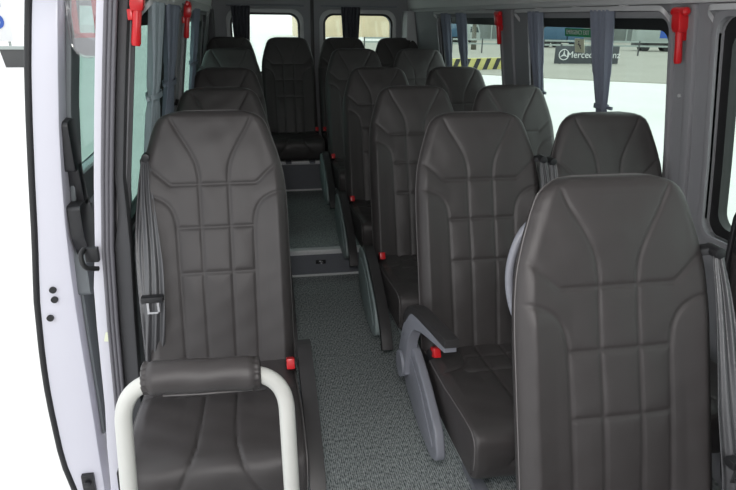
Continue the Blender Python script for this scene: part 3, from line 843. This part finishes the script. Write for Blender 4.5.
def seat(label, x, y, z, arm=None, pose='down', belt=None, buckle=None, group='charcoal leather passenger seats', floor=0.0, rz=0):
    root = thing('passenger_seat', label, 'bus seat', (x, y, floor), rz, group)
    dz = z-floor
    b, bp = cached('back', backrest_meshes); c, cp = cached('cush', cushion_meshes)
    L = (0, 0, dz)
    def P(name, me, parent=root, loc=L): return link(name, me, parent, loc if parent is root else (0, 0, 0))
    bo = P('backrest', b); P('piping', bp, bo)
    co = P('cushion', c)
    for q in cp: P('piping', q, co)
    P('back_shell', cached('shell', rearpanel_mesh))
    h = -dz
    for xx in (-.05, .13):
        P('leg', cached(('leg', xx, round(h, 3)), lambda: leg_mesh(xx, h)))
    if arm:
        wide = pose == 'down' and arm < 0
        so = P('side_shield', cached(('sh', arm, wide), lambda: (shield_wide if wide else shield_mesh)(arm)))
        P('cover_plate', cached(('shi', arm, wide), lambda: (inset_wide if wide else shield_inset)(arm)), so)
        if pose == 'down':
            a = P('armrest', cached(('ad', arm), lambda: arm_down_bracket(arm))); P('armrest_pad', cached(('adp', arm), lambda: arm_down(arm)), a)
        elif pose == 'flat':
            a = P('armrest', cached(('af', arm), lambda: arm_flat(arm))); P('armrest_pad', cached(('afp', arm), lambda: arm_flat_pad(arm)), a)
        else:
            a = P('armrest', cached(('au', arm), lambda: arm_up(arm)))
    if buckle or arm:
        k = buckle or arm
        q = P('belt_buckle', cached(('bk', k), lambda: buckle_mesh(k))); bb = P('release_button', cached(('bt', k), lambda: button_mesh(k)), q); bb['label'] = 'red button'
    if belt:
        bm1, bm2 = cached(('be', belt), lambda: belt_mesh(belt)); q = P('seatbelt', bm1, loc=(.022, .03, dz+.02) if (arm == 1) else L); P('lap_strap', bm2, q)
        gg = P('belt_guide', cached(('gu', belt), lambda: guide_mesh(belt)), q)
        t1, t2 = cached(('to', belt), lambda: tongue_mesh(belt)); P('belt_tongue', t1, q); P('tongue_loop', t2, q)
    return root

Y1, PT = 1.688, .833
XA, XL_, XW = .708, -.126, 1.169
seat('front left seat behind the padded rail, all of it in view', XL_, Y1-.026, .020, arm=1, belt=-1)
seat('second seat of the left column, right behind the front left seat', XL_-.012, Y1+PT, 0, arm=1, belt=-1)
seat('third seat of the left column, half hidden by the second', XL_-.012, Y1+2*PT, .022, arm=1, belt=-1)
seat('fourth seat of the left column, last before the rear bench row', XL_-.012, Y1+3*PT, .085, arm=1, belt=-1, floor=.165)
seat('nearest and largest seat, filling the lower right corner', XA-.014, Y1-PT, -.010, arm=-1, pose='up', belt=1)
seat('aisle seat with its grey armrest lowered flat, right of the carpet', XA, Y1, 0, arm=-1, pose='flat', belt=1)
seat('aisle seat directly behind the one with the flat armrest', XA, Y1+PT, 0, arm=-1, belt=1)
seat('aisle seat beside the first platform step, red buckle showing', XA, Y1+2*PT, .022, arm=-1, belt=1)
seat('aisle seat on the platform, last before the rear row', XA, Y1+3*PT, .085, arm=-1, belt=1, floor=.165)
seat('window seat cut off by the right edge of the picture', XW+.018, Y1-PT, 0, belt=-1)
seat('window seat at the large right window under the tied curtain', XW-.006, Y1, -.008, belt=-1)
seat('second window seat on the right, at the rear end of the large window', XW, Y1+PT, 0, belt=-1)
seat('third window seat on the right, by the pillar between windows', XW, Y1+2*PT, .022, belt=-1)
seat('rearmost window seat on the right, before the rear row', XW, Y1+3*PT, .085, belt=-1, floor=.165)
YB = 4.98
for k, (lb, bk) in enumerate((('leftmost of the four rear row seats', None), ('rear row seat at the end of the aisle, under the left rear window', 1), ('rear row seat just right of the rear door gap', -1), ('rightmost of the four rear row seats', None))):
    seat(lb, .516+(k-1.5)*.449, YB, .135, buckle=bk, floor=.165 if False else .40, group='charcoal leather passenger seats')

# ------------------------------------------------------------ padded grab rail in front of the first left seat
t = thing('grab_rail', 'white tubular rail with a black padded roll before the front left seat', 'grab rail', (-.12, 1.02, 0))
PX = lambda x: x+.12
top = [(-.372, -.10, 0), (-.335, -.02, .42), (-.288, .05, .72), (-.262, .058, .765), (-.215, .06, .785), (-.16, .06, .785), (-.11, .06, .784), (-.02, .06, .780), (.008, .06, .776), (.040, .055, .735), (.045, .04, .66), (.052, -.02, .40), (.070, -.10, 0)]
def arcpath():
    A = Vector((-.290, -.06, 0)); B = Vector((-.274, .055, .790)); Cc = Vector((.034, .06, .782)); D = Vector((.045, -.06, 0))
    out = [A, A.lerp(B, .4)]
    def corner(p, q, r, rad):
        s = q+(p-q).normalized()*rad; e = q+(r-q).normalized()*rad
        return [s*(1-u)**2+q*2*u*(1-u)+e*u*u for u in np.linspace(0, 1, 14)]
    out += corner(A, B, Cc, .085)+[B.lerp(Cc, .5)]+corner(B, Cc, D, .085)+[Cc.lerp(D, .6), D]
    return out
PTH = [Vector((p.x+.12, p.y, p.z)) for p in arcpath()]
part('tube', MB().tube(PTH, .0162, 20), 'rail', t, smooth=True)
for p in (PTH[0], PTH[-1]):
    part('foot_plate', MB().tube([(p.x, p.y, .0), (p.x, p.y, .012)], .04, 24), 'rail', t, bevel=.002)
def roll():
    m = MB(); x0, x1 = -.236+.12, -.012+.12
    N = 60; K = 40; vs = []
    cz0, cz1 = .791, .783
    for i in range(N+1):
        u = i/N; x = x0+(x1-x0)*u
        ed = min(u, 1-u)*(x1-x0)
        g = 0
        rad = .0340
        if ed < .012: rad = .029; g = .0035
        if ed < .001: rad = .020
        if .012 <= ed < .022: rad = .0305+.0035*((ed-.012)/.01)
        for k in range(K):
            th = 2*math.pi*k/K
            rr = rad+g*math.sin(k*2*math.pi/K*13)*(1 if ed < .012 else 0)+.0008*math.sin(u*14+th*2)
            vs.append((x, .06+rr*math.cos(th), cz0+(cz1-cz0)*u+rr*math.sin(th)*.96))
    fs = [[i*K+k, i*K+(k+1) % K, (i+1)*K+(k+1) % K, (i+1)*K+k] for i in range(N) for k in range(K)]
    fs += [list(range(K)), [N*K+k for k in range(K)]]
    m.add(vs, fs); return m
ro = part('padded_roll', roll(), 'leather', t, smooth=True)
m = MB().tube([(-.20+.12, .052, .7545), (-.12+.12, .050, .752), (-.03+.12, .052, .7495)], .0022, 6)
part('seam', m, 'piping', ro, smooth=True)

# ------------------------------------------------------------ stickers on the window
def on_wall(s, y, z, off): return Vector((WX(s, z, off), y, z))
def text_obj(name, body, size, material, parent, origin, xdir, ydir, extrude=.0004, squeeze=1.0):
    cu = bpy.data.curves.new(name, 'FONT'); cu.body = body; cu.size = size; cu.extrude = extrude
    cu.align_x = 'CENTER'; cu.align_y = 'CENTER'
    tmp = bpy.data.objects.new(name, cu); C.objects.link(tmp)
    dg = bpy.context.evaluated_depsgraph_get(); dg.update()
    me = bpy.data.meshes.new_from_object(tmp.evaluated_get(dg)); bpy.data.objects.remove(tmp)
    xd = Vector(xdir).normalized()*squeeze; yd = Vector(ydir).normalized(); zd = xd.cross(yd).normalized()
    for v in me.vertices: v.co = xd*v.co.x+yd*v.co.y+zd*v.co.z
    me.materials.clear(); me.materials.append(M[material])
    return link(name, me, parent, origin)
def slab(s, y0, y1, z0, z1, off, t):
    m = MB(); vs = []
    for d in (off, off-t):
        vs += [on_wall(s, y0, z0, d), on_wall(s, y1, z0, d), on_wall(s, y1, z1, d), on_wall(s, y0, z1, d)]
    return m.add(vs, [(0,1,2,3), (4,5,6,7), (0,1,5,4), (1,2,6,5), (2,3,7,6), (3,0,4,7)])
zc = 1.396
dw = (on_wall(1, 0, 1.42, 0)-on_wall(1, 0, 1.37, 0)).normalized()
t = thing('exit_sticker', 'green EMERGENCY EXIT sticker at the top of the large right window', 'sign')
part('backing', slab(1, 2.46, 2.69, 1.376, 1.409, .034, .0012), 'green', t)
text_obj('lettering', 'EMERGENCY EXIT', .026, 'white', t, on_wall(1, 2.575, 1.3925, .0315), (0, -1, 0), dw, squeeze=.95)
t = thing('instruction_sticker', 'small cream pictogram sticker below the green exit sticker', 'sign')
part('backing', slab(1, 2.52, 2.60, 1.312, 1.368, .034, .0012), 'cream', t)
m = MB(); o = on_wall(1, 2.56, 1.342, .0318)
m.tube([(o.x, 2.565, 1.350), (o.x+.002, 2.558, 1.338), (o.x+.003, 2.548, 1.328)], .0022, 6).tube([(o.x, 2.572, 1.345), (o.x, 2.548, 1.340)], .0018, 6).tube([(o.x-.001, 2.564, 1.354), (o.x-.001, 2.564, 1.358)], .0035, 8)
part('pictogram', m, 'black', t)

# ------------------------------------------------------------ outside: ground, barrier, banner, vehicles, buildings
GZ = -.60
struct('ground', MB().box((-90, -30, GZ-.2), (120, 160, GZ)), 'ground')
g2 = MB().prism([(5.5, 27.0), (11.7, 21.6), (17, 18.2), (30, 10), (75, 30), (60, 75), (8, 60)], 'z', GZ-.01, GZ+.03)
tag(part('dry_ground', g2, 'sand'), None, None, kind='structure')
def frame_at(px, py, ang):   # local frame on the ground, ang about z
    return Matrix.Translation((px, py, GZ)) @ Matrix.Rotation(ang, 4, 'Z')
# yellow and black striped barrier
a = Vector((8.35, 25.9, 0)); b = Vector((10.9, 26.6, 0))
d = (b-a); L = d.length; ang = math.atan2(d.y, d.x)
t = thing('striped_barrier', 'yellow and black striped concrete barrier in the yard outside', 'barrier', (a.x, a.y, GZ), ang)
part('block', MB().box((-.3, -.15, 0), (L+.5, .15, .50)), 'yellow', t, bevel=.02)
k = 0
m = MB(); xx = -.2
while xx < L+.25:
    m.prism([(xx, .01), (xx+.22, .01), (xx+.44, .49), (xx+.22, .49)], 'y', -.165, -.151); xx += .52
part('stripes', m, 'blacklane', t)
# banner
a = Vector((14.75, 29.5, 0)); b = Vector((17.75, 29.1, 0)); d = b-a; L = d.length; ang = math.atan2(d.y, d.x)
t = thing('banner', 'dark banner with a star emblem and white lettering outside the large right window', 'banner', (a.x, a.y, GZ), ang)
part('panel', MB().box((-.1, -.03, .05), (L+.05, .03, .88)), 'banner', t, bevel=.01)
text_obj('lettering', 'Mercedes-Benz', .44, 'white', t, (L*.60, -.045, .46), (1, 0, 0), (0, 0, 1), .004, .98)
m = MB(); cx, cz, r = .34, .47, .24
m.tube([(cx+r*math.cos(q), -.045, cz+r*math.sin(q)) for q in np.linspace(0, 2*math.pi, 33)], .022, 8)
for q in (90, 210, 330):
    q = math.radians(q); px, pz = math.cos(q), math.sin(q)
    m.prism([(cx+px*r, cz+pz*r), (cx-pz*.045, cz+px*.045), (cx-px*.05, cz-pz*.05), (cx+pz*.045, cz-px*.045)], 'y', -.05, -.035)
part('star_emblem', m, 'white', t)
for x in (.2, L-.3): part('post', MB().box((x-.04, .03, 0), (x+.04, .10, .95)), 'asphalt', t)
# long dark fence line behind
t = thing('low_fence', 'low grey rail fence behind the banner and barrier', 'fence', (13, 40, GZ), math.atan2(-.35, 1))
for k in range(24): part('post', MB().box((-6+k*1.9, -.04, 0), (-5.92+k*1.9, .04, .9)), 'asphalt', t)
for z in (.55, .80): part('rail', MB().box((-6, -.03, z), (38, .03, z+.10)), 'truckwhite', t)

def truck(label, x, y, ang, body, cab, L=6.5, H=2.9, panel=None):
    t = thing('lorry', label, 'truck', (x, y, GZ), ang)
    part('cargo_body', MB().box((0, 0, 1.0), (L, 2.4, H)), body, t, bevel=.05)
    part('chassis', MB().box((0, .3, .6), (L+2.0, 2.1, 1.0)), 'asphalt', t)
    part('cab', MB().prism(rpoly([(L+.15, .7), (L+2.1, .7), (L+2.1, 1.6), (L+1.75, 2.6), (L+.15, 2.65)], .15), 'y', .05, 2.35), cab, t, bevel=.04)
    part('cab_window', MB().prism(rpoly([(L+.7, 1.6), (L+1.9, 1.6), (L+1.62, 2.35), (L+.7, 2.35)], .06), 'y', .02, 2.38), 'darkglass', t)
    for wx in (1.2, L-1.0, L+1.2):
        for wy in (.12, 2.0):
            part('wheel', MB().tube([(wx, wy, .48), (wx, wy+.3, .48)], .48, 20), 'tyre', t, bevel=.04)
    if panel: part('side_panel', MB().box((L*.55, -.02, 1.5), (L*.78, .0, 2.3)), panel, t)
    return t
for o_ in (truck('blue covered lorry far outside the large right window', 22.2, 48.0, -.30, 'bluecab', 'bluecab', 3.6),
           truck('white lorry with a blue square far outside, right of the curtain', 27.0, 42.2, -.35, 'truckwhite', 'truckwhite', 4.6, panel='blue'),
           truck('small blue lorry seen through the second right window', 16.8, 54.5, -.2, 'bluecab', 'truckwhite', 2.6)):
    o_.scale = (.62, .62, .62)          # light vans, not full size lorries
def house(label, x, y, ang, L, D, H, m1, ribs=True):
    t = thing('warehouse', label, 'building', (x, y, GZ), ang)
    part('walls', MB().box((0, 0, 0), (L, D, H)), m1, t, bevel=.05)
    m = MB()
    if ribs:
        for k in range(int(L/1.5)): m.box((k*1.5, -.08, 0), (k*1.5+.12, 0, H-.2))
        part('wall_ribs', m, 'truckwhite', t)
    part('roof', MB().prism([(-.4, H), (L+.4, H), (L+.4, H+.3), (L/2, H+1.0), (-.4, H+.3)], 'y', -.3, D+.3), 'asphalt', t)
    for k in range(int(L/6)): part('window', MB().box((2+k*6, -.1, H*.45), (4+k*6, .02, H*.75)), 'darkglass', t)
house('grey ribbed warehouse behind the lorries outside the right windows', 22, 66, -.33, 46, 10, 5.2, 'shed')
house('warm plaster building outside the rear door windows', 5.2, 75, 0, 13, 6, 7, 'warmwall', False)
for i, (x, y, h, lb) in enumerate(((6.7, 60, 7, 'bare tree trunk outside the right rear window, left one'), (9.4, 62, 7, 'bare tree trunk outside the right rear window, right one'), (15.6, 44, 6, 'thin bare tree outside the second right window, nearest'), (13.4, 46, 6, 'thin bare tree outside the second right window, farther left'), (14.6, 50, 6, 'thin bare tree outside the second right window, between the other two'))):
    t = thing('bare_tree', lb, 'tree', (x, y, GZ), i, 'bare trees outside')
    part('trunk', MB().tube([(0, 0, 0), (.05, 0, 1.5), (-.04, .05, 3.4), (.1, 0, h)], [.2, .15, .12, .04], 10), 'bark', t, smooth=True)
    m = MB(); random.seed(i)
    for k in range(9):
        z = 1.8+k*.42; an = k*2.4
        p = Vector((0, 0, z)); q = p+Vector((math.cos(an)*.8, math.sin(an)*.8, .9)); m.tube([p, p.lerp(q, .5)+Vector((0, 0, -.08)), q], [.05, .035, .012], 6)
    part('branches', m, 'bark', t)
# left side of the yard
t = thing('dark_hedge_wall', 'long low dark wall far outside beyond the left doorway', 'wall', (-11, 28.6, GZ))
part('wall_body', MB().box((-14, 0, 0), (2.2, .5, .70)), 'asphalt', t); part('coping', MB().box((-14, -.05, .70), (2.2, .55, .82)), 'truckwhite', t)
t = thing('flag_pole', 'pale slanted pole outside at the far left of the picture', 'pole', (-9.0, 25.8, GZ))
part('shaft', MB().tube([(0, 0, 0), (-.9, 0, 5)], [.10, .06], 10), 'white', t); part('foot', MB().tube([(0, 0, 0), (0, 0, .1)], .22, 12), 'white', t)
t = thing('sign_board', 'white board with a blue letter S at the top left edge', 'sign', (-11.6, 31.5, GZ))
part('board', MB().box((-2.4, 0, .9), (1.2, .08, 3.2)), 'white', t)
for x in (-2.2, 1.0): part('post', MB().box((x-.05, .08, 0), (x+.05, .16, 3.2)), 'truckwhite', t)
text_obj('letter', 'S', 1.7, 'blue', t, (.62, -.02, 1.95), (1, 0, 0), (0, 0, 1), .01)
